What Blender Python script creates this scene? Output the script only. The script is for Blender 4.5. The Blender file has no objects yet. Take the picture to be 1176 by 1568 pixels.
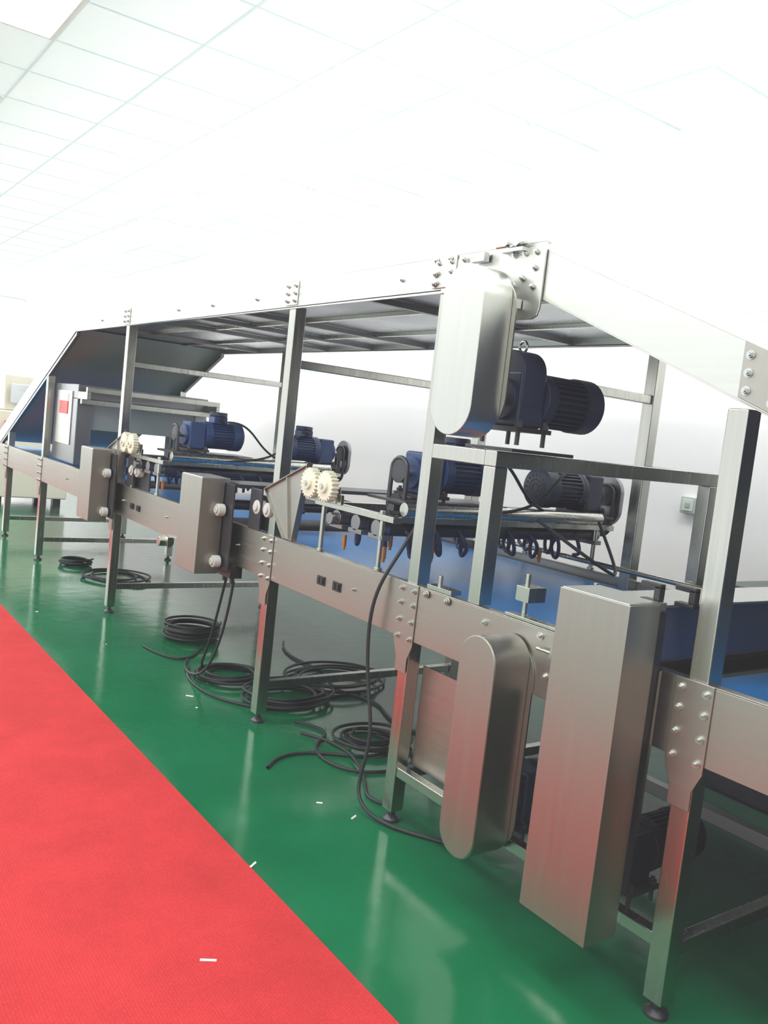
import bpy, bmesh, math, random
from mathutils import Vector, Matrix
random.seed(7)
D=bpy.data; SC=bpy.context.scene; COL=SC.collection

# ------------------------------------------------------------------ materials
def mat(name, col, rough=0.5, metal=0.0, noise=None, nscale=20, stretch=(1,1,1), bump=0.0, bscale=200, emit=None, estr=0, rvar=0.0, spec=0.5, coat=0):
    m=D.materials.new(name); m.use_nodes=True
    nt=m.node_tree; b=nt.nodes['Principled BSDF']
    b.inputs['Base Color'].default_value=(*col,1)
    b.inputs['Roughness'].default_value=rough
    b.inputs['Metallic'].default_value=metal
    b.inputs['Specular IOR Level'].default_value=spec
    b.inputs['Coat Weight'].default_value=coat
    if emit:
        b.inputs['Emission Color'].default_value=(*emit,1); b.inputs['Emission Strength'].default_value=estr
    tc=nt.nodes.new('ShaderNodeTexCoord'); mp=nt.nodes.new('ShaderNodeMapping')
    mp.inputs['Scale'].default_value=stretch
    nt.links.new(tc.outputs['Object'],mp.inputs['Vector'])
    if noise or rvar:
        n=nt.nodes.new('ShaderNodeTexNoise'); n.inputs['Scale'].default_value=nscale; n.inputs['Detail'].default_value=4
        nt.links.new(mp.outputs['Vector'],n.inputs['Vector'])
        if noise:
            mx=nt.nodes.new('ShaderNodeMix'); mx.data_type='RGBA'
            mx.inputs[6].default_value=(*col,1); mx.inputs[7].default_value=(*noise,1)
            nt.links.new(n.outputs['Fac'],mx.inputs[0]); nt.links.new(mx.outputs[2],b.inputs['Base Color'])
        if rvar:
            mr=nt.nodes.new('ShaderNodeMapRange'); mr.inputs[1].default_value=0.3; mr.inputs[2].default_value=0.7
            mr.inputs[3].default_value=max(0.02,rough-rvar); mr.inputs[4].default_value=rough+rvar
            nt.links.new(n.outputs['Fac'],mr.inputs[0]); nt.links.new(mr.outputs[0],b.inputs['Roughness'])
    if bump:
        n2=nt.nodes.new('ShaderNodeTexNoise'); n2.inputs['Scale'].default_value=bscale
        nt.links.new(mp.outputs['Vector'],n2.inputs['Vector'])
        bp=nt.nodes.new('ShaderNodeBump'); bp.inputs['Strength'].default_value=bump; bp.inputs['Distance'].default_value=0.01
        nt.links.new(n2.outputs['Fac'],bp.inputs['Height']); nt.links.new(bp.outputs['Normal'],b.inputs['Normal'])
    return m

STEEL=mat('brushed_steel',(.56,.56,.51),.25,1,noise=(.48,.48,.435),nscale=5,stretch=(14,14,.4),rvar=.04)
STEELH=mat('brushed_steel_plate',(.67,.68,.64),.38,1,noise=(.61,.62,.58),nscale=5,stretch=(10,.4,14),rvar=.03)
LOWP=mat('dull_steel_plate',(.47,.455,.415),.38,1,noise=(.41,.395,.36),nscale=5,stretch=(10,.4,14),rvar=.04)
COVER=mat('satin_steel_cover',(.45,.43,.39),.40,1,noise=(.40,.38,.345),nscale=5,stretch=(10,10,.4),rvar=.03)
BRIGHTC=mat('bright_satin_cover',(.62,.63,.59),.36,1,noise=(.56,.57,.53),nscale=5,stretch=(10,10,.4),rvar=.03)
BOLT=mat('bolt_steel',(.6,.6,.58),.25,1)
UNDER=mat('deck_sheet_steel',(.52,.53,.55),.28,.9,noise=(.42,.44,.46),nscale=1.5,rvar=.05)
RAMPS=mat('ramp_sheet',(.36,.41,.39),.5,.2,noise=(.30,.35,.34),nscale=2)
RAMPP=mat('ramp_sheet_purple_grey',(.24,.24,.29),.45,.4)  # purple-grey sheet under the near ramp
DARK=mat('dark_steel',(.10,.10,.11),.4,.7,noise=(.06,.06,.07),nscale=12)
FRAMEM=mat('grey_frame_steel',(.28,.28,.29),.35,.9)  # plain mid-grey steel for frame parts and housings
RUB=mat('black_rubber',(.018,.02,.022),.5)
BLK=mat('black_plastic',(.02,.02,.022),.35)
BLUE=mat('motor_blue_paint',(.032,.068,.19),.42,0,noise=(.024,.052,.145),nscale=15)
NAVY=mat('motor_navy_paint',(.022,.032,.068),.42,0,noise=(.034,.046,.09),nscale=15)
BELT=mat('blue_belt',(.012,.22,.60),.3,0,noise=(.01,.17,.5),nscale=6,bump=.15,bscale=60)
NYL=mat('cream_nylon',(.80,.77,.62),.45)
WHITEP=mat('white_plastic',(.85,.85,.82),.4)
PULL=mat('off_white_pulley',(.62,.61,.57),.45)
ORNG=mat('brass_orange',(.55,.22,.06),.4,.5)
REDL=mat('red_label',(.75,.04,.03),.4)
BEIGE=mat('beige_enamel',(.62,.60,.50),.4)
PAPER=mat('paper',(.85,.85,.82),.7)

# floor
def floor_mat():
    m=D.materials.new('green_epoxy'); m.use_nodes=True; nt=m.node_tree; b=nt.nodes['Principled BSDF']
    tc=nt.nodes.new('ShaderNodeTexCoord')
    n=nt.nodes.new('ShaderNodeTexNoise'); n.inputs['Scale'].default_value=2.2; n.inputs['Detail'].default_value=6
    nt.links.new(tc.outputs['Object'],n.inputs['Vector'])
    r=nt.nodes.new('ShaderNodeValToRGB')
    r.color_ramp.elements[0].position=.3; r.color_ramp.elements[0].color=(.002,.128,.046,1)
    r.color_ramp.elements[1].position=.7; r.color_ramp.elements[1].color=(.005,.162,.061,1)
    nt.links.new(n.outputs['Fac'],r.inputs['Fac'])
    # shade under and behind the machine, painted in as a duller grey-green strip
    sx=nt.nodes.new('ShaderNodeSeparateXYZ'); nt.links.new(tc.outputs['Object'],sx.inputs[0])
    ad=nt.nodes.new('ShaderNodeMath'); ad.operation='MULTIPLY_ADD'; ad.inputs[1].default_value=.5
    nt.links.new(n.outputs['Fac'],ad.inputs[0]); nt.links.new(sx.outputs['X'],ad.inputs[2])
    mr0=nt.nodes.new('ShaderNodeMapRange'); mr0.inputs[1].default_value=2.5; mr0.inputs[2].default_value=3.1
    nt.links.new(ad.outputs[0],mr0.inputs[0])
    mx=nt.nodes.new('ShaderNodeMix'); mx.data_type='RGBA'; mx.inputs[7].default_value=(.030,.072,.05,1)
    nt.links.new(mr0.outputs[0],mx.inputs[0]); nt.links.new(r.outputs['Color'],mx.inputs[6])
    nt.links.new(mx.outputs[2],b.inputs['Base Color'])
    n2=nt.nodes.new('ShaderNodeTexNoise'); n2.inputs['Scale'].default_value=9; n2.inputs['Detail'].default_value=5
    nt.links.new(tc.outputs['Object'],n2.inputs['Vector'])
    mr=nt.nodes.new('ShaderNodeMapRange'); mr.inputs[3].default_value=.07; mr.inputs[4].default_value=.22
    nt.links.new(n2.outputs['Fac'],mr.inputs[0]); nt.links.new(mr.outputs[0],b.inputs['Roughness'])
    bp=nt.nodes.new('ShaderNodeBump'); bp.inputs['Strength'].default_value=.07; bp.inputs['Distance'].default_value=.02
    nt.links.new(n2.outputs['Fac'],bp.inputs['Height']); nt.links.new(bp.outputs['Normal'],b.inputs['Normal'])
    b.inputs['Specular IOR Level'].default_value=.48
    return m
def carpet_mat():
    m=D.materials.new('red_carpet_weave'); m.use_nodes=True; nt=m.node_tree; b=nt.nodes['Principled BSDF']
    tc=nt.nodes.new('ShaderNodeTexCoord')
    n=nt.nodes.new('ShaderNodeTexNoise'); n.inputs['Scale'].default_value=3.5; n.inputs['Detail'].default_value=8; n.inputs['Roughness'].default_value=.65
    nt.links.new(tc.outputs['Object'],n.inputs['Vector'])
    r=nt.nodes.new('ShaderNodeValToRGB')
    r.color_ramp.elements[0].position=.3; r.color_ramp.elements[0].color=(.58,.034,.037,1)
    r.color_ramp.elements[1].position=.7; r.color_ramp.elements[1].color=(.74,.046,.050,1)
    nt.links.new(n.outputs['Fac'],r.inputs['Fac'])
    ch=nt.nodes.new('ShaderNodeTexVoronoi'); ch.inputs['Scale'].default_value=110; ch.inputs['Randomness'].default_value=.3
    nt.links.new(tc.outputs['Object'],ch.inputs['Vector'])
    mx=nt.nodes.new('ShaderNodeMix'); mx.data_type='RGBA'; mx.blend_type='MULTIPLY'; mx.inputs[0].default_value=.35
    mrr=nt.nodes.new('ShaderNodeMapRange'); mrr.inputs[1].default_value=0; mrr.inputs[2].default_value=.6; mrr.inputs[3].default_value=1.15; mrr.inputs[4].default_value=.35
    nt.links.new(ch.outputs['Distance'],mrr.inputs[0])
    nt.links.new(r.outputs['Color'],mx.inputs[6]); nt.links.new(mrr.outputs[0],mx.inputs[7])
    nt.links.new(mx.outputs[2],b.inputs['Base Color'])
    b.inputs['Roughness'].default_value=.9; b.inputs['Specular IOR Level'].default_value=.22
    bp=nt.nodes.new('ShaderNodeBump'); bp.inputs['Strength'].default_value=.6; bp.inputs['Distance'].default_value=.004; bp.invert=True
    nt.links.new(ch.outputs['Distance'],bp.inputs['Height']); nt.links.new(bp.outputs['Normal'],b.inputs['Normal'])
    return m
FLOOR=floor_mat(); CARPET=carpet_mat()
WALL=mat('white_wall_paint',(.93,.91,.91),.6)
WALLN=mat('grey_wall_paint',(.12,.11,.10),.7)
TILE=mat('ceiling_tile',(.78,.85,.86),.8,bump=.05,bscale=80,emit=(.86,.98,1.0),estr=.32)  # added glow brightens the ceiling; the tiles are no lamp
TEE=mat('ceiling_tee',(.58,.67,.68),.6,emit=(.8,.95,.97),estr=.20)  # same added glow, keeps the grid lines pale
TRIM=mat('ceiling_angle_trim',(.85,.87,.87),.6,emit=(1,1,1),estr=.3)  # added glow lifts the trim to near white
LED=mat('led_panel',(1,1,1),.5,emit=(1,.99,.97),estr=14)

# ------------------------------------------------------------------ builders
def empty(name,loc=(0,0,0)):
    e=D.objects.new(name,None); e.location=loc; e.empty_display_size=.1; COL.objects.link(e); return e
class P:
    def __init__(s): s.bm=bmesh.new()
    def box(s,x0,x1,y0,y1,z0,z1):
        vs=[s.bm.verts.new((x,y,z)) for x in (x0,x1) for y in (y0,y1) for z in (z0,z1)]
        for f in ((0,1,3,2),(4,6,7,5),(0,4,5,1),(2,3,7,6),(0,2,6,4),(1,5,7,3)):
            s.bm.faces.new([vs[i] for i in f])
        return s
    def cyl(s,p0,p1,r,seg=20,r2=None):
        p0=Vector(p0);p1=Vector(p1);d=p1-p0
        q=d.to_track_quat('Z','Y').to_matrix().to_4x4()
        bmesh.ops.create_cone(s.bm,cap_ends=True,segments=seg,radius1=r,radius2=r if r2 is None else r2,depth=d.length,matrix=Matrix.Translation((p0+p1)/2)@q)
        return s
    def prism(s,pts,x0,x1):   # polygon in YZ, extruded along X
        a=[s.bm.verts.new((x0,y,z)) for y,z in pts]; b=[s.bm.verts.new((x1,y,z)) for y,z in pts]
        n=len(pts); s.bm.faces.new(a); s.bm.faces.new(b[::-1])
        for i in range(n): s.bm.faces.new([a[i],b[i],b[(i+1)%n],a[(i+1)%n]])
        return s
    def quad(s,*pts):
        s.bm.faces.new([s.bm.verts.new(p) for p in pts]); return s
    def bolt(s,x,y,z,r=.011):   # hex head facing -X
        s.cyl((x,y,z),(x-.003,y,z),r*1.35,14); s.cyl((x-.003,y,z),(x-.010,y,z),r,6); s.cyl((x-.010,y,z),(x-.015,y,z),r*.55,10); return s
    def done(s,name,parent,m,bevel=0,smooth=True):
        bmesh.ops.recalc_face_normals(s.bm,faces=s.bm.faces)
        me=D.meshes.new(name); s.bm.to_mesh(me); s.bm.free()
        o=D.objects.new(name,me); COL.objects.link(o); me.materials.append(m)
        if parent:
            o.parent=parent; o.matrix_parent_inverse=Matrix.Translation(-Vector(parent.location))
        if smooth:
            for p in me.polygons: p.use_smooth=True
            me.set_sharp_from_angle(angle=math.radians(35))
        if bevel:
            b=o.modifiers.new('bevel','BEVEL'); b.width=bevel; b.segments=2; b.limit_method='ANGLE'; b.angle_limit=math.radians(40); b.harden_normals=True
        return o
def tube(name,parent,pts,r,m,cyc=False):
    c=D.curves.new(name,'CURVE'); c.dimensions='3D'; c.bevel_depth=r; c.bevel_resolution=3; c.resolution_u=5
    lists=pts if isinstance(pts[0][0],(tuple,list,Vector)) else [pts]
    for l in lists:
        sp=c.splines.new('NURBS'); sp.points.add(len(l)-1)
        for i,p in enumerate(l): sp.points[i].co=(*p,1)
        sp.order_u=4; sp.use_endpoint_u=True; sp.use_cyclic_u=cyc
    c.materials.append(m)
    o=D.objects.new(name,c); COL.objects.link(o)
    if parent: o.parent=parent; o.matrix_parent_inverse=Matrix.Translation(-Vector(parent.location))
    return o

# ------------------------------------------------------------------ room
CEIL=3.39; WX=4.16; Y0=-5; Y1=19; X0=-4
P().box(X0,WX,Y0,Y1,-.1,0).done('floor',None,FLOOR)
P().box(WX,WX+.15,Y0,Y1,0,CEIL).done('wall_right',None,WALL)
P().box(X0,WX,Y1,Y1+.15,0,CEIL).done('wall_far',None,WALL)
P().box(X0,WX,Y0-.15,Y0,0,CEIL).done('wall_near',None,WALLN)
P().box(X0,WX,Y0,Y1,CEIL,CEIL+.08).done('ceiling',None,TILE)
# added glowing panel that whitens the far wall, not a known window
glow=empty('far_wall_glow_panel',(1,Y1,1.9))
P().box(-3,4.12,Y1-.02,Y1-.01,.5,3.33).done('glow_sheet',glow,mat('added_glow_sheet',(.9,.95,1),.5,emit=(.98,.99,1),estr=2.2))
q=P()
for xx in (-3,-1.3,.4,2.1): q.box(xx,xx+.05,Y1-.05,Y1-.02,.5,3.33)
q.box(-3,4.12,Y1-.05,Y1,.46,.5).box(-3,4.12,Y1-.05,Y1,3.33,3.36); q.done('glow_panel_frame',glow,WHITEP)
g=empty('ceiling_grid',(0,0,CEIL))
p=P()
x=1.16-.6*8
while x<WX-.1: p.box(x-.007,x+.007,Y0,Y1,CEIL-.004,CEIL); x+=.6
y=5.07-.6*16
while y<Y1: p.box(X0,WX,y-.007,y+.007,CEIL-.0035,CEIL); y+=.6
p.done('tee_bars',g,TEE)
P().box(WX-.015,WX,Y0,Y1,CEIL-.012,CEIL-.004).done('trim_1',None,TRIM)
k=0
for xx in (-1.84,.56,2.96):
    yy=5.07-.6*2-.6*12
    while yy<17:
        e=empty('ceiling_light_panel' if k==0 else 'ceiling_light_panel.%03d'%k,(xx+.3,yy+.6,CEIL))
        P().box(xx+.03,xx+.57,yy+.03,yy+1.17,CEIL-.012,CEIL-.004).done('diffuser',e,LED)
        P().box(xx+.012,xx+.03,yy+.012,yy+1.188,CEIL-.014,CEIL-.004).box(xx+.57,xx+.588,yy+.012,yy+1.188,CEIL-.014,CEIL-.004).box(xx+.03,xx+.57,yy+.012,yy+.03,CEIL-.014,CEIL-.004).box(xx+.03,xx+.57,yy+1.17,yy+1.188,CEIL-.014,CEIL-.004).done('frame',e,WHITEP)
        k+=1; yy+=2.4
P().box(.22,1.36,Y0+.1,18.5,0,.008).done('red_carpet',None,CARPET)

# unseen grey-green cabinets added to darken reflections in the steel (tall run + one low unit)
CAB=mat('unseen_cabinet_grey_green',(.085,.10,.09),.45,0,noise=(.07,.085,.078),nscale=4)
cb=empty('unseen_dark_cabinet',(3.9,0,.8))
P().box(3.66,4.12,-3.4,1.60,.08,1.75).box(3.66,4.12,1.62,2.30,.08,.98).done('cabinet_body',cb,CAB,.008)
P().box(3.70,4.10,-3.35,2.26,0,.08).done('unseen_cabinet_plinth',cb,DARK)
q=P(); q2=P()
for i in range(7):
    a=-3.38+i*.712; q.box(3.648,3.66,a+.01,a+.70,.12,1.72); q2.box(3.63,3.648,a+.06,a+.08,.9,1.04)
q.box(3.648,3.66,1.64,2.28,.12,.95); q2.box(3.63,3.648,1.70,1.72,.52,.64)
q.done('unseen_cabinet_doors',cb,CAB,.005); q2.done('unseen_cabinet_handles',cb,BLK,.003)

# ------------------------------------------------------------------ lower conveyor
XF=2.0; XB=3.3; T=.06
posts=[(1.28,1.66),(2.53,2.045),(3.68,2.045),(6.03,2.045),(8.09,1.68),(9.47,1.09)]
line=empty('two_level_conveyor_line',(2.65,5,0))
fr=line
p=P(); feet=P(); br=P(); bo=P(); bt=P()
for i,(y,zt) in enumerate(posts):
    for x0 in (XF,XB-T):
        p.box(x0,x0+T,y-.03,y+.03,.045,zt)
        feet.cyl((x0+.03,y,0),(x0+.03,y,.010),.034).cyl((x0+.03,y,.010),(x0+.03,y,.024),.034,r2=.016).cyl((x0+.03,y,.024),(x0+.03,y,.05),.012)
    p.box(XF+T,XB-T,y-.02,y+.02,.17,.21)
    if zt>2: p.box(XF+T,XB-T,y-.02,y+.02,1.76,1.80)
    xs=XF-.008
    br.prism([(y-.058,.945),(y+.058,.945),(y+.058,.71),(y+.034,.655),(y+.034,.60),(y-.034,.60),(y-.034,.655),(y-.058,.71)],xs-.005,xs)
    for dy in (-.038,.038):
        for z in (.92,.865,.80,.735): bo.bolt(XF-.013,y+dy,z,.009)
    if zt>2:
        bt.box(XF-.012,XF-.006,y-.055,y+.055,2.05,2.16)
        for dy in (-.036,.036):
            for z in (2.07,2.105,2.14): bo.bolt(XF-.012,y+dy,z,.008)
p.box(XF+.005,XF+.045,1.31,2.50,.19,.23)
p.done('posts_and_crossbars',fr,STEEL,.004)
feet.done('levelling_feet',fr,DARK)
br.done('bracket_plates',fr,LOWP,.002); bt.done('top_joint_plates',fr,STEELH,.002); bo.done('bracket_bolts',fr,BOLT)
p=P()
for x0 in (XF,XB-T): p.box(x0,x0+T,2.15,2.21,.945,1.425)
p.box(XF,XB,2.15,2.21,1.425,1.48)
p.box(XF,XF+T,2.21,2.50,1.425,1.48).box(XB-T,XB,2.21,2.50,1.425,1.48)
p.done('drive_portal',fr,STEEL,.004)
P().box(XF+.07,XF+.075,2.08,2.49,.235,.63).done('inner_panel',fr,LOWP)
p=P().box(2.85,2.90,1.3,2.05,.21,.26).box(2.85,2.90,1.3,1.34,.0,.21); p.done('motor_bracket_rail',fr,FRAMEM,.003)

lc=line
secs=[(-1.2,1.42),(1.60,4.20),(4.60,6.18),(6.75,10.2)]
p=P(); b=P(); rl=P(); inn=P(); bl=P()
for a,c in secs:
    for xs in (XF-.008,XB):
        p.box(xs,xs+.008,a,c,.73,.94)
    p.box(XF-.008,XF+.025,a,c,.94,.945).box(XB-.02,XB+.008,a,c,.94,.945)
    b.box(XF+.01+.02,XB-.03,a+.04,c-.04,.895,.90)
    b.box(XF+.03,XB-.03,a+.04,c-.04,.80,.805)
    for ye in (a+.05,c-.05):
        rl.cyl((XF+.01,ye,.852),(XB-.01,ye,.852),.048,24)
    yy=a+.5
    while yy<c-.2:
        inn.box(XF+.01,XB-.01,yy-.02,yy+.02,.83,.89); yy+=.6
for y in (4.0,2.9,1.9,5.0,5.8,7.2): bl.bolt(XF-.008,y,.84,.006)
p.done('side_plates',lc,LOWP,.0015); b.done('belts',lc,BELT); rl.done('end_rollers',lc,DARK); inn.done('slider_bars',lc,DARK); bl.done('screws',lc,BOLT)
p=P()
for y in (3.16,3.03,5.62,5.50):
    p.box(XF-.013,XF-.008,y-.03,y+.03,.805,.845)
    for dy in (-.013,.013): p.box(XF-.019,XF-.013,y+dy-.009,y+dy+.009,.812,.838)
p.done('rocker_switches',lc,BLK)

# ------------------------------------------------------------------ overhead conveyor
oc=line
SL=.41
def zr(y): return 2.0-(2.03-y)*SL
def zl(y): return 2.045-(y-7.28)*.43
ya,yb=-.5,9.85
for nm_,xs in (('overhead_side_plate_front',XF-.006),('overhead_side_plate_back',XB)):
    q=P()
    q.prism([(2.03,2.03),(7.28,2.045),(7.32,2.165),(2.03,2.165)],xs,xs+.006)
    q.prism([(7.28,2.045),(yb,zl(yb)),(yb+.03,zl(yb)+.13),(7.32,2.165)],xs,xs+.006)
    q.prism([(2.03,1.985),(2.03,2.135),(ya,zr(ya)+.135),(ya,zr(ya))],xs,xs+.006)
    q.box(xs,xs+.03,2.03,7.3,2.162,2.168)
    q.box(xs,xs+.03,2.03,7.28,2.040,2.046)
    q.prism([(2.03,2.135),(ya,zr(ya)+.135),(ya,zr(ya)+.140),(2.03,2.140)],xs,xs+.03)
    q.prism([(2.03,1.985),(ya,zr(ya)),(ya,zr(ya)-.004),(2.03,1.981)],xs,xs+.03)
    q.done(nm_,oc,STEELH,.001)
q=P()
for xs in (XF-.002,XB-.03): q.prism([(7.26,2.043),(yb,zl(yb)-.003),(yb,zl(yb)-.030),(7.27,2.010)],xs,xs+.03)
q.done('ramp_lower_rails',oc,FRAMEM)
q=P()
q.box(XF,XB,2.03,7.28,2.075,2.08); q.done('deck_sheet',oc,UNDER)
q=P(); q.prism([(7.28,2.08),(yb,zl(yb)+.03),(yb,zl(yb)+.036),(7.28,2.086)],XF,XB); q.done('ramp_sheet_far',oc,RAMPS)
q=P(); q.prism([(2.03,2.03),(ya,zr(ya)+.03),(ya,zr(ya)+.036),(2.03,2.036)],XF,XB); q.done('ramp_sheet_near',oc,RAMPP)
q=P()
for y in (3.1,4.3,4.9,5.5,6.6): q.box(XF,XB,y-.015,y+.015,2.045,2.072)
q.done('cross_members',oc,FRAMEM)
q=P()
for x in (2.4,2.9): q.box(x-.012,x+.012,2.1,7.25,2.055,2.074)
q.done('runner_bars',oc,STEEL)
q=P(); q.box(XF+.03,XB-.03,2.05,7.28,2.12,2.125)
q.prism([(7.28,2.12),(yb,zl(yb)+.075),(yb,zl(yb)+.08),(7.28,2.125)],XF+.03,XB-.03)
q.prism([(2.05,2.12),(ya,zr(ya)+.10),(ya,zr(ya)+.105),(2.05,2.125)],XF+.03,XB-.03)
q.done('top_belt',oc,WHITEP)
q=P()
for y,z in ((2.1,2.1),(7.27,2.1)): q.cyl((XF,y,z),(XB,y,z),.035)
q.cyl((XF-.03,2.22,2.05),(XB,2.22,2.05),.03)
q.done('turn_rollers',oc,DARK)
hp=[(2.02,2.155),(2.24,2.155),(2.24,1.97),(2.21,1.93),(2.19,1.915),(2.05,1.915),(2.028,1.925),(2.02,1.95)]
q=P().prism(hp,XF-.016,XF-.008).box(XF-.014,XF-.008,2.47,2.60,2.05,2.165)
q.box(XF-.008,XF-.002,2.03,2.55,2.03,2.15)
q.done('head_plate',oc,STEELH,.003)
q=P()
for y,z in ((2.06,2.13),(2.11,2.13),(2.16,2.13),(2.06,2.08),(2.11,2.05),(2.06,2.02),(2.16,2.03),(2.12,1.97),(2.58,2.15),(2.58,2.10),(2.58,2.065),(2.50,2.15),(2.49,2.07),(2.30,2.14),(2.36,2.14),(2.42,2.14)): q.bolt(XF-.016,y,z,.009)
for y in (2.8,4.05,4.6,5.1,6.6): q.bolt(XF-.006,y,2.10,.007)
q.box(XF-.045,XF-.016,2.10,2.20,2.135,2.147).cyl((XF-.03,2.09,2.16),(XF-.03,2.24,2.16),.006,10).cyl((XF-.05,2.13,2.165),(XF-.01,2.13,2.165),.017,6).cyl((XF-.05,2.18,2.165),(XF-.01,2.18,2.165),.012,6)
q.box(XF-.04,XF-.016,2.29,2.36,2.12,2.15)
q.done('head_bolts_and_tensioner',oc,BOLT)
c=1.23
q=P().prism([(c-.07,zr(c-.07)-.005),(c+.05,zr(c+.05)-.005),(c+.05,zr(c+.05)+.14),(c-.07,zr(c-.07)+.14)],XF-.013,XF-.006); q.done('ramp_joint_plate',oc,COVER,.002)
q=P()
for dy in (-.045,.028):
    for dz in (.02,.065,.11): q.bolt(XF-.013,c+dy,zr(c+dy)+dz,.009)
q.done('ramp_joint_bolts',oc,BOLT)

# ------------------------------------------------------------------ stadium chain guards
def stadium(yc,w,z0,z1,n=18):
    r=w/2; pts=[]
    for i in range(n+1):
        a=math.pi*i/n; pts.append((yc+r*math.cos(a),z1-r+r*math.sin(a)))
    for i in range(n+1):
        a=math.pi+math.pi*i/n; pts.append((yc+r*math.cos(a),z0+r+r*math.sin(a)))
    return pts
def guard(name,yc,w,z0,z1,x0,x1,lip,mt):
    e=empty(name,((x0+x1)/2,yc,(z0+z1)/2))
    q=P().prism(stadium(yc,w,z0,z1),x0,x1); q.done('cover_shell',e,mt,.003)
    if lip:
        q=P().prism(stadium(yc,w+.004,z0-.002,z1+.002),x0+.004,x0+.007); q.done('seam_lip',e,STEEL)
    q=P().prism(stadium(yc,w+.04,z0+.02,z1-.02),x1,x1+.006)
    q.done('back_plate',e,LOWP)
    return e
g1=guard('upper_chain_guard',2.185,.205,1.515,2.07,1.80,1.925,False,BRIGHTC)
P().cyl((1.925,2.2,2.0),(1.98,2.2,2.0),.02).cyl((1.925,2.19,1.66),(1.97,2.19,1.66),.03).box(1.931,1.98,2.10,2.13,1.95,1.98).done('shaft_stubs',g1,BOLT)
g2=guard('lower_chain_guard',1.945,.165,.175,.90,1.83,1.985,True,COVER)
q=P()
for y,z in ((1.80,.80),(1.78,.87),(1.84,.92),(2.10,.90)): q.bolt(XF-.008,y,z,.010)
q.box(1.965,1.992,1.70,1.77,.87,.90).cyl((1.97,1.83,.885),(1.97,1.70,.885),.005,8)
q.done('belt_tensioner',line,BOLT)

# ------------------------------------------------------------------ gear motors
cnt={}
def nm(n):
    k=cnt.get(n,0); cnt[n]=k+1
    return n if k==0 else '%s.%03d'%(n,k)
def gear_motor(x,y,z,s=1.0,d=1,paint=BLUE,feet=True,box=True):
    e=empty(nm('electric_gear_motor'),(x,y,z))
    X=lambda a:x+d*a*s
    def bx(q,a0,a1,b0,b1,c0,c1): q.box(min(X(a0),X(a1)),max(X(a0),X(a1)),y+b0*s,y+b1*s,z+c0*s,z+c1*s)
    q=P(); bx(q,-.05,.07,-.075,.075,-.10,.085)
    q.done('gearbox',e,paint,.012*s)
    q=P()
    q.cyl((X(.07),y,z),(X(.10),y,z),.095*s,28).cyl((X(-.05),y,z-.01*s),(X(-.07),y,z-.01*s),.07*s,24)
    q.done('flanges',e,paint,.003*s)
    q=P()
    q.cyl((X(.10),y,z),(X(.30),y,z),.078*s,32)
    for i in range(28):
        a=2*math.pi*i/28
        ca,sa=math.cos(a),math.sin(a)
        r0,r1=.070*s,.092*s; t=.003*s
        pts=[(y+r0*ca-t*sa,z+r0*sa+t*ca),(y+r1*ca-t*sa,z+r1*sa+t*ca),(y+r1*ca+t*sa,z+r1*sa-t*ca),(y+r0*ca+t*sa,z+r0*sa-t*ca)]
        q.prism(pts,min(X(.115),X(.28)),max(X(.115),X(.28)))
    q.cyl((X(.10),y,z),(X(.118),y,z),.093*s,32)
    q.done('finned_motor_body',e,paint)
    q=P().cyl((X(.275),y,z),(X(.345),y,z),.097*s,32).cyl((X(.345),y,z),(X(.362),y,z),.097*s,32,r2=.070*s)
    q.done('fan_cover',e,paint)
    q=P()
    for r in (.02,.04,.06):
        for i in range(16):
            a=2*math.pi*i/16; q.cyl((X(.362),y+r*s*math.cos(a),z+r*s*math.sin(a)),(X(.364),y+r*s*math.cos(a),z+r*s*math.sin(a)),.005*s,6)
    q.done('fan_grille_slots',e,RUB)
    if box:
        q=P(); bx(q,.13,.23,-.05,.05,.085,.135); q.done('terminal_box',e,paint,.006*s)
        q=P().cyl((X(.18),y,z+.135*s),(X(.18),y,z+.165*s),.062*s,24); q.done('terminal_lid',e,NAVY,.006*s)
        q=P().cyl((X(.18),y-.05*s,z+.11*s),(X(.18),y-.08*s,z+.11*s),.014*s,12); q.done('cable_gland',e,BLK)
    q=P(); q.cyl((X(-.07),y,z-.01*s),(X(-.11),y,z-.01*s),.018*s,14)
    q.done('output_shaft',e,BOLT)
    if feet:
        q=P(); bx(q,-.07,.09,-.10,.10,-.115,-.10)
        for a in (-.05,.07):
            for b in (-.085,.085): q.cyl((X(a),y+b*s,z-.16*s),(X(a),y+b*s,z-.075*s),.008*s,8).cyl((X(a),y+b*s,z-.10*s),(X(a),y+b*s,z-.085*s),.015*s,6)
        q.done('mounting_feet',e,DARK)
    return e
m=gear_motor(2.09,2.19,1.67,1.02,1,NAVY,box=False)
q=P().prism(stadium(2.19,.16,1.58,1.83),2.045,2.15); q.done('worm_casing',m,NAVY,.004)
bpy.ops.mesh.primitive_torus_add(location=(2.10,2.19,1.845),rotation=(0,math.pi/2,0),major_radius=.018,minor_radius=.005); o=bpy.context.object; o.name='lifting_eye'; o.data.materials.append(BOLT); o.parent=m; o.matrix_parent_inverse=Matrix.Translation(-Vector(m.location))
P().box(2.0,2.30,2.08,2.32,1.482,1.494).done('motor_base_plate',fr,DARK,.002)
gear_motor(2.10,1.945,.36,.95,1,NAVY,box=False)
gear_motor(2.09,1.50,.36,.85,1,mat('motor_black_paint',(.010,.012,.02),.5),box=False)

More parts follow.
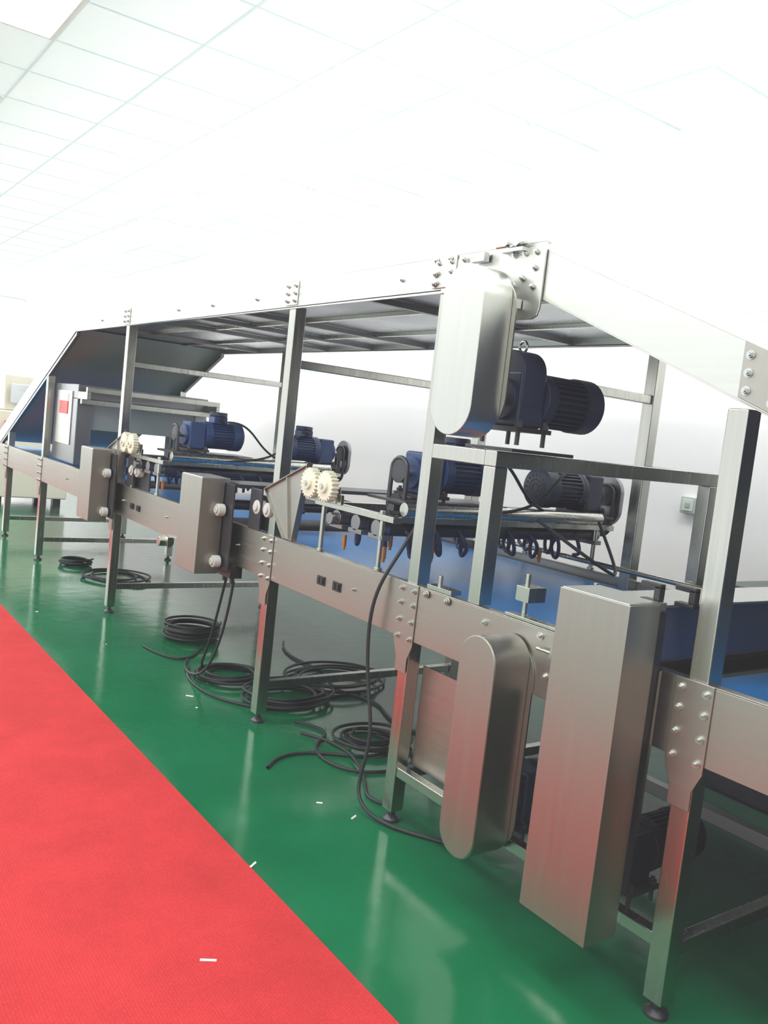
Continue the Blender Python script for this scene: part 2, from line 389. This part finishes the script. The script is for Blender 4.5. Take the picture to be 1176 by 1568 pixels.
# ------------------------------------------------------------------ box covers at section gaps
def cover_box(name,y0,y1,z0,z1,x0=1.80,x1=1.93):
    e=empty(name,((x0+x1)/2,(y0+y1)/2,(z0+z1)/2))
    P().box(x0,x1,y0,y1,z0,z1).done('cover_shell',e,COVER,.003)
    P().box(x0+.004,x1+.03,y0+.006,y1-.006,z1-.02,z1+.003).done('top_lid',e,STEELH,.002)
    P().box(x1,x1+.055,y0+.02,y1-.02,z0+.1,z1-.03).done('side_frame',e,DARK)
    return e
c1=cover_box('belt_transfer_cover',1.372,1.615,.20,1.13)
P().box(1.93,XB+.03,1.40,1.56,.965,1.115).done('cross_housing',c1,mat('bluish_steel',(.16,.19,.26),.4,.8),.004)
P().box(1.93,XB+.03,1.39,1.57,1.115,1.123).done('housing_lid',c1,STEELH,.002)
q=P()
for xx,yy in ((1.95,1.42),(2.02,1.36)):
    q.box(xx-.015,xx+.015,yy-.03,yy+.03,1.123,1.135).box(xx-.012,xx+.012,yy-.03,yy-.01,1.135,1.175).box(xx-.012,xx+.012,yy-.03,yy+.035,1.165,1.18)
q.done('black_latches',c1,BLK,.003)
q=P().box(1.95,1.96,1.365,1.372,.5,.95); q.done('trim_strip',c1,STEEL)
def transfer(y0,dy,name):
    c=cover_box(name,y0,y0+.27,.67,1.17)
    q=P()
    for z in (.75,1.02):
        q.cyl((1.93,y0+.12+dy,z),(XB,y0+.12+dy,z),.028,18)
    q.done('transfer_rollers',c,DARK)
    q=P()
    for yy,z in ((y0-.02,1.01),(y0-.02,.74)):
        q.cyl((1.885,yy,z),(1.925,yy,z),.032,22).cyl((1.875,yy,z),(1.885,yy,z),.020,18)
    for yy,z in ((y0-.26,1.06),(y0-.37,1.06)):
        q.cyl((1.985,yy,z),(2.03,yy,z),.036,22).cyl((1.975,yy,z),(1.985,yy,z),.020,18)
    q.done('white_pulleys',c,PULL,.004)
    q=P().box(1.935,1.945,y0-.10,y0+.01,.70,1.15).box(1.99,2.0,y0-.30,y0-.18,.945,1.15).box(2.03,2.04,y0-.5,y0-.2,.945,1.12)
    q.cyl((1.99,y0-.26,1.06),(2.2,y0-.26,1.06),.012).cyl((1.99,y0-.37,1.06),(2.2,y0-.37,1.06),.012)
    q.done('pulley_bracket',c,DARK,.002)
    q=P().box(2.0,XB,y0-.04,y0+.2,1.13,1.15); q.done('bridge_plate',c,DARK)
    return c
transfer(4.09,.05,'belt_transfer_cover.001')
transfer(5.95,.05,'belt_transfer_cover.002')
q=P().box(1.96,2.03,4.0,4.16,.66,.725).cyl((1.99,4.03,.66),(1.99,4.03,.63),.012,10).cyl((1.99,4.12,.66),(1.99,4.12,.63),.012,10); q.done('cable_junction_box',line,BLK,.003)
q=P().cyl((1.93,4.95,.70),(2.02,4.95,.70),.03,18).box(1.97,2.0,4.90,5.0,.67,.73); q.done('sensor_bracket',lc,STEEL,.002)

# ------------------------------------------------------------------ nylon gears
def gear(yc,zc,x0,r=.068,th=.035,teeth=22):
    e=empty(nm('nylon_gear'),(x0,yc,zc))
    pts=[]
    for i in range(teeth):
        for f,rr in ((-.30,.86),(-.17,1.0),(.17,1.0),(.30,.86)):
            a=2*math.pi*(i+f)/teeth; pts.append((yc+r*rr*math.cos(a),zc+r*rr*math.sin(a)))
    P().prism(pts,x0,x0+th).done('toothed_wheel',e,NYL,.0015)
    P().cyl((x0-.012,yc,zc),(x0,yc,zc),.028,20).done('hub',e,NYL,.002)
    P().cyl((x0-.02,yc,zc),(x0+.06,yc,zc),.011,12).done('axle',e,BOLT)

# ------------------------------------------------------------------ brush roller units
HOSE=mat('dark_navy_hose',(.03,.035,.09),.4)
def roller_unit(yb,k):
    e=empty(nm('roller_brush_unit'),(2.65,yb,1.1))
    y0,y1=yb,yb+.60
    q=P()
    for xs in (XF-.01,XB-.03):
        q.box(xs,xs+.04,y0,y1,1.150,1.175)
        for yy in (y0+.09,y1-.06,): 
            q.cyl((xs+.015,yy,.945),(xs+.015,yy,1.15),.011,14).cyl((xs+.015,yy,.945),(xs+.015,yy,.96),.018,12).cyl((xs+.015,yy,1.175),(xs+.015,yy,1.19),.015,6)
    q.box(XF+.03,XB-.03,y0+.02,y0+.06,1.15,1.175).box(XF+.03,XB-.03,y1-.12,y1-.08,1.15,1.175)
    q.cyl((XF+.05,y0+.02,1.205),(XB-.08,y0+.02,1.205),.028,22)
    q.done('side_rails_and_rods',e,STEEL,.002)
    q=P()
    for yy in (y0+.12,y0+.27,y0+.42):
        q.cyl((XF+.04,yy,1.115),(XB-.04,yy,1.115),.032,22)
    q.box(XF+.06,XB-.05,y0+.10,y0+.14,1.19,1.215)
    q.done('cross_rollers',e,DARK)
    q=P()
    for yy in (y0+.12,y0+.27,y0+.42):
        for xs in (XF-.005,XB-.03):
            q.cyl((xs,yy,1.115),(xs+.05,yy,1.115),.034,20).box(xs,xs+.045,yy-.05,yy+.05,1.07,1.09)
    q.cyl((XF-.04,y0+.42,1.11),(XF-.005,y0+.42,1.11),.026,18)
    q.done('bearing_housings',e,FRAMEM,.002)
    lists=[]
    for yy,ph in ((y0+.12,0),(y0+.27,1.5),(y0+.42,3)):
        l=[]
        n=90
        for i in range(n):
            a=i*.55+ph; xx=XF+.08+(XB-XF-.18)*i/(n-1)
            l.append((xx,yy+.055*math.cos(a),1.065+.062*math.sin(a)+.012*math.sin(i*1.3)))
        lists.append(l)
    tube('spiral_brush_hoses',e,lists,.009,HOSE)
    q=P()
    for xx in (XF+.05,XF+.30,XB-.35):
        for yy in (y0+.12,y0+.42): q.cyl((xx,yy,1.04),(xx,yy,.99),.010,12).cyl((xx,yy,.99),(xx,yy,.975),.007,10)
    q.done('orange_nozzles',e,ORNG)
    q=P().box(2.06,2.62,y0+.03,y0+.30,1.225,1.237).box(2.80,XB,y0+.0,y0+.27,1.205,1.215)
    for xx in (2.1,2.55,2.85,3.22): q.box(xx-.012,xx+.012,y0+.10,y0+.13,1.175,1.225)
    q.done('motor_deck',e,DARK,.002)
    gear_motor(2.24,y0+.17,1.355,.95,1,BLUE)
    gear_motor(3.22,y0+.13,1.325,.95,-1,BLUE if k==1 else NAVY,box=(k==1))
    for xs,yc,zc in ((2.12,y0+.17,1.35),(3.37,y0+.13,1.31)):
        l=[]
        for i in range(26):
            a=2*math.pi*i/26
            l.append((xs,yc+.055*math.cos(a),zc+(.055*math.sin(a) if math.sin(a)>0 else .055*math.sin(a)-.14)))
        tube('drive_chain',e,l,.010,DARK,True)
        q=P().cyl((xs-.006,yc,zc),(xs+.006,yc,zc),.05,20).cyl((xs-.006,yc,zc-.14),(xs+.006,yc,zc-.14),.045,20); q.done('sprocket_wheels',e,DARK)
    q=P().prism(stadium(y0+.13,.17,1.16,1.41),3.385,3.41); q.done('pulley_guard',e,FRAMEM,.004)
    gear(yb+.43,1.245,1.925); gear(yb+.565,1.245,1.925)
    q=P().box(1.985,2.0,yb+.38,yb+.6,1.17,1.215).cyl((1.99,yb+.43,1.175),(1.99,yb+.43,1.245),.02,14).cyl((1.99,yb+.565,1.175),(1.99,yb+.565,1.245),.02,14); q.done('gear_bracket',e,STEEL,.002)
    tube('power_leads',e,[[(2.42,y0+.08,1.45),(2.50,y0+.0,1.47),(2.60,y0-.03,1.38),(2.72,y0+.0,1.25),(2.9,y0+.02,1.21)],
                          [(3.05,y0+.08,1.42),(2.92,y0-.02,1.43),(2.8,y0-.04,1.33),(2.72,y0-.02,1.22),(2.4,y0,1.20)]],.007,RUB)
roller_unit(2.68,0)
roller_unit(5.14,1)

# folded deflector plates: flat tapered sheet with narrow folded flanges and a centre rib
def deflector(y):
    e=empty(nm('deflector_guide'),(1.98,y+.2,1.1))
    q=P()
    q.prism([(y,1.33),(y+.41,1.165),(y+.19,.955),(y+.08,.955)],1.983,1.986)
    q.prism([(y,1.33),(y+.41,1.165),(y+.41,1.161),(y,1.326)],1.968,1.985)
    q.prism([(y,1.33),(y+.08,.955),(y+.076,.955),(y-.004,1.33)],1.955,1.985)
    q.prism([(y+.41,1.165),(y+.41,1.160),(y+.19,.955),(y+.185,.955)],1.972,1.985)
    q.prism([(y+.20,1.245),(y+.207,1.245),(y+.14,.96),(y+.133,.96)],1.972,1.983)
    q.done('folded_sheet',e,COVER)
deflector(3.325); deflector(5.785)

q=P()
for yy,x,h in ((1.98,2.05,1.09),(1.78,2.15,1.10),(2.40,2.03,1.0)):
    q.cyl((x,yy,.945),(x,yy,h),.009,12).cyl((x,yy,.945),(x,yy,.955),.016,6)
q.box(2.02,2.10,1.94,2.0,1.0,1.05).box(2.0,2.04,1.70,2.02,.946,.956).box(2.0,2.05,2.30,2.44,.946,.962)
for yy in (2.30,2.42): q.bolt(XF-.013,yy,.925,.011)
q.done('guide_rod_fixtures',lc,STEEL,.002)
tube('guide_rail',lc,[[(3.2,4.0,1.0),(3.2,3,1.0),(3.18,2.3,.99),(3.2,1.7,1.0)],[(3.22,6.0,1.0),(3.22,5,1.0),(3.22,4.6,1.0)]],.012,STEEL)

# ------------------------------------------------------------------ tunnel housing
th=empty('inspection_tunnel_housing',(2.68,7.8,1.3))
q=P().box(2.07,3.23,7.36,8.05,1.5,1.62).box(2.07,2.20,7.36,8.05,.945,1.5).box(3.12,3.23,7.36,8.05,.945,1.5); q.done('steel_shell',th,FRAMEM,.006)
P().box(2.062,2.07,7.5,7.95,1.1,1.56).done('control_panel',th,STEELH,.002)
P().box(2.056,2.062,7.6,7.85,1.36,1.47).done('red_display_label',th,REDL)
P().box(2.056,2.062,7.6,7.85,1.475,1.53).done('white_label',th,WHITEP)
P().box(2.2,3.12,7.38,7.40,1.25,1.5).done('curtain_flap',th,mat('grey_curtain',(.25,.28,.28),.6))
P().box(2.07,3.23,7.1,7.14,1.56,1.60).box(2.07,3.23,7.24,7.28,1.46,1.50).box(2.07,2.10,7.1,7.36,1.50,1.56).box(3.2,3.23,7.1,7.36,1.50,1.56).done('front_cross_rails',th,STEEL,.002)

fm=empty('packaging_machine',(2.7,12.3,.8))
P().box(2.35,3.3,11.9,13.2,.12,1.25).done('cabinet_body',fm,BEIGE,.02)
P().box(2.45,3.2,12.0,13.1,1.25,1.72).done('upper_hood',fm,BEIGE,.02)
P().box(2.342,2.35,12.0,12.5,.3,1.1).box(2.342,2.35,12.6,13.1,.3,1.1).box(2.5,3.1,11.89,11.9,1.35,1.6).done('door_panels',fm,UNDER,.004)
P().box(2.4,2.5,12.0,12.1,0,.12).box(3.15,3.25,12.0,12.1,0,.12).box(2.4,2.5,13.0,13.1,0,.12).box(3.15,3.25,13.0,13.1,0,.12).done('legs',fm,DARK)
P().box(2.45,2.6,11.86,11.89,1.0,1.12).done('display',fm,REDL)

ws=empty('wall_socket',(WX,2.86,1.285))
P().box(WX-.035,WX,2.81,2.91,1.24,1.335).done('socket_box',ws,mat('socket_plastic',(.50,.56,.50),.4),.006)
P().box(WX-.040,WX-.035,2.825,2.895,1.255,1.32).done('socket_face',ws,mat('socket_face',(.66,.70,.66),.4),.002)
P().box(WX-.045,WX-.040,2.845,2.875,1.275,1.30).done('rocker',ws,mat('socket_rocker',(.4,.44,.4),.4),.002)

# ------------------------------------------------------------------ cables
def coil(cx,cy,r,turns,h=.05,jit=.03,rr=.008,n=18,asp=1):
    l=[]
    for i in range(turns*n):
        a=2*math.pi*i/n
        t=i/(turns*n)
        ra=r+random.uniform(-jit,jit)*.25+jit*math.sin(a*.37+cx*9)
        l.append((cx+ra*math.cos(a)*asp+.015*math.sin(a*.21),cy+ra*math.sin(a)+.02*math.cos(a*.17),rr+h*t))
    return l
def coil_obj(l,r=.008): return tube(nm('cable_coil'),None,l,r,RUB)
coil_obj(coil(2.33,5.25,.17,11,.10,.02,.009))
coil_obj(coil(2.45,7.25,.24,3,.02,.06,.009))
coil_obj(coil(2.30,7.85,.13,5,.05,.02,.009))
coil_obj(coil(2.20,4.37,.17,5,.04,.03,.009))
coil_obj(coil(2.34,3.93,.18,6,.05,.04,.009,asp=1.2))
coil_obj(coil(2.78,4.15,.22,4,.05,.05,.009,asp=1.2))
coil_obj(coil(2.42,3.25,.15,4,.04,.05,.009))
F=.009
L=[]
L.append([(1.80,3.13,F),(1.86,3.2,F),(1.98,3.25,F),(2.14,3.19,F),(2.3,3.05,F),(2.42,3.1,F)])
L.append([(1.95,5.1,F),(1.97,4.85,F),(2.08,4.7,F),(2.2,4.85,F),(2.3,5.0,F)])
L.append([(2.05,4.6,F),(1.95,4.45,F),(1.93,4.1,F),(2.05,3.9,F),(2.25,3.7,F),(2.5,3.9,F),(2.8,3.9,F)])
L.append([(2.0,4.03,.64),(2.0,4.06,.45),(1.98,4.12,.2),(1.97,4.3,.02),(2.0,4.6,F),(2.1,4.75,F)])
L.append([(2.0,4.12,.64),(2.01,4.2,.45),(2.02,4.3,.2),(2.05,4.5,.02),(2.2,4.6,F),(2.35,4.45,F)])
L.append([(2.1,2.62,1.22),(2.02,2.64,1.05),(1.955,2.68,.93),(1.95,2.72,.75),(1.965,2.7,.5),(1.97,2.62,.3),(1.95,2.68,.1),(1.93,2.6,.02),(1.99,2.42,F),(2.07,2.33,F),(2.15,2.2,F)])
L.append([(2.9,5.0,F),(2.7,4.7,F),(2.9,4.3,F),(2.6,4.0,F),(2.9,3.7,F),(2.6,3.4,F),(2.8,3.1,F)])
L.append([(2.2,3.6,F),(2.35,3.4,F),(2.1,3.35,F),(2.05,3.0,F),(2.3,2.85,F),(2.6,3.0,F),(2.5,3.3,F)])
L.append([(2.15,3.45,F),(2.25,3.25,.02),(2.2,3.0,.02),(2.1,2.8,F),(2.02,2.7,F),(2.1,2.6,F)])
L.append([(2.35,7.0,F),(2.5,6.7,F),(2.7,6.9,F),(2.75,7.4,F),(2.5,7.6,F)])
L.append([(2.7,2.6,1.2),(2.75,2.4,1.1),(2.9,2.3,1.0),(3.05,2.4,.98),(3.1,2.6,1.2)])
tube('loose_power_cable',None,L,.0075,RUB)

q=P()
for x,y,a,l,z in ((1.373,2.42,.6,.04,.009),(1.03,2.01,-.5,.045,.009),(1.90,2.60,.5,.04,.001),(1.84,2.76,-.6,.025,.001),(1.857,4.13,-.7,.04,.001),(1.82,3.95,.2,.012,.001),(1.75,5.2,1.3,.02,.001),(1.55,6.1,.3,.02,.001),(2.6,4.7,.4,.03,.001),(2.9,5.4,.9,.02,.001)):
    c,s=math.cos(a)*l/2,math.sin(a)*l/2; u,v=-math.sin(a)*.003,math.cos(a)*.003
    q.quad((x-c-u,y-s-v,z),(x+c-u,y+s-v,z),(x+c+u,y+s+v,z+.003),(x-c+u,y-s+v,z+.003))
q.done('paper_scraps',None,PAPER,0,False)

# ------------------------------------------------------------------ world, camera
w=D.worlds.new('world'); SC.world=w; w.use_nodes=True
w.node_tree.nodes['Background'].inputs[0].default_value=(.95,.97,1,1)
w.node_tree.nodes['Background'].inputs[1].default_value=1.3
cam=D.cameras.new('camera'); co=D.objects.new('camera',cam); COL.objects.link(co)
r=Vector((.8110,-.5749,.1098)).normalized(); f=Vector((.5841,.8064,-.0918)); f=(f-r*f.dot(r)).normalized(); u=r.cross(f)
M=Matrix(((r.x,u.x,-f.x,0),(r.y,u.y,-f.y,0),(r.z,u.z,-f.z,1.5),(0,0,0,1)))
co.matrix_world=M
cam.sensor_fit='HORIZONTAL'; cam.sensor_width=36; cam.lens=36*1313/1176; cam.clip_start=.05
SC.camera=co
vs=SC.view_settings
vs.view_transform='Standard'
vs.exposure=0.17
vs.use_curve_mapping=True
vs.curve_mapping.black_level=(-.020,-.019,-.020)
vs.curve_mapping.update()
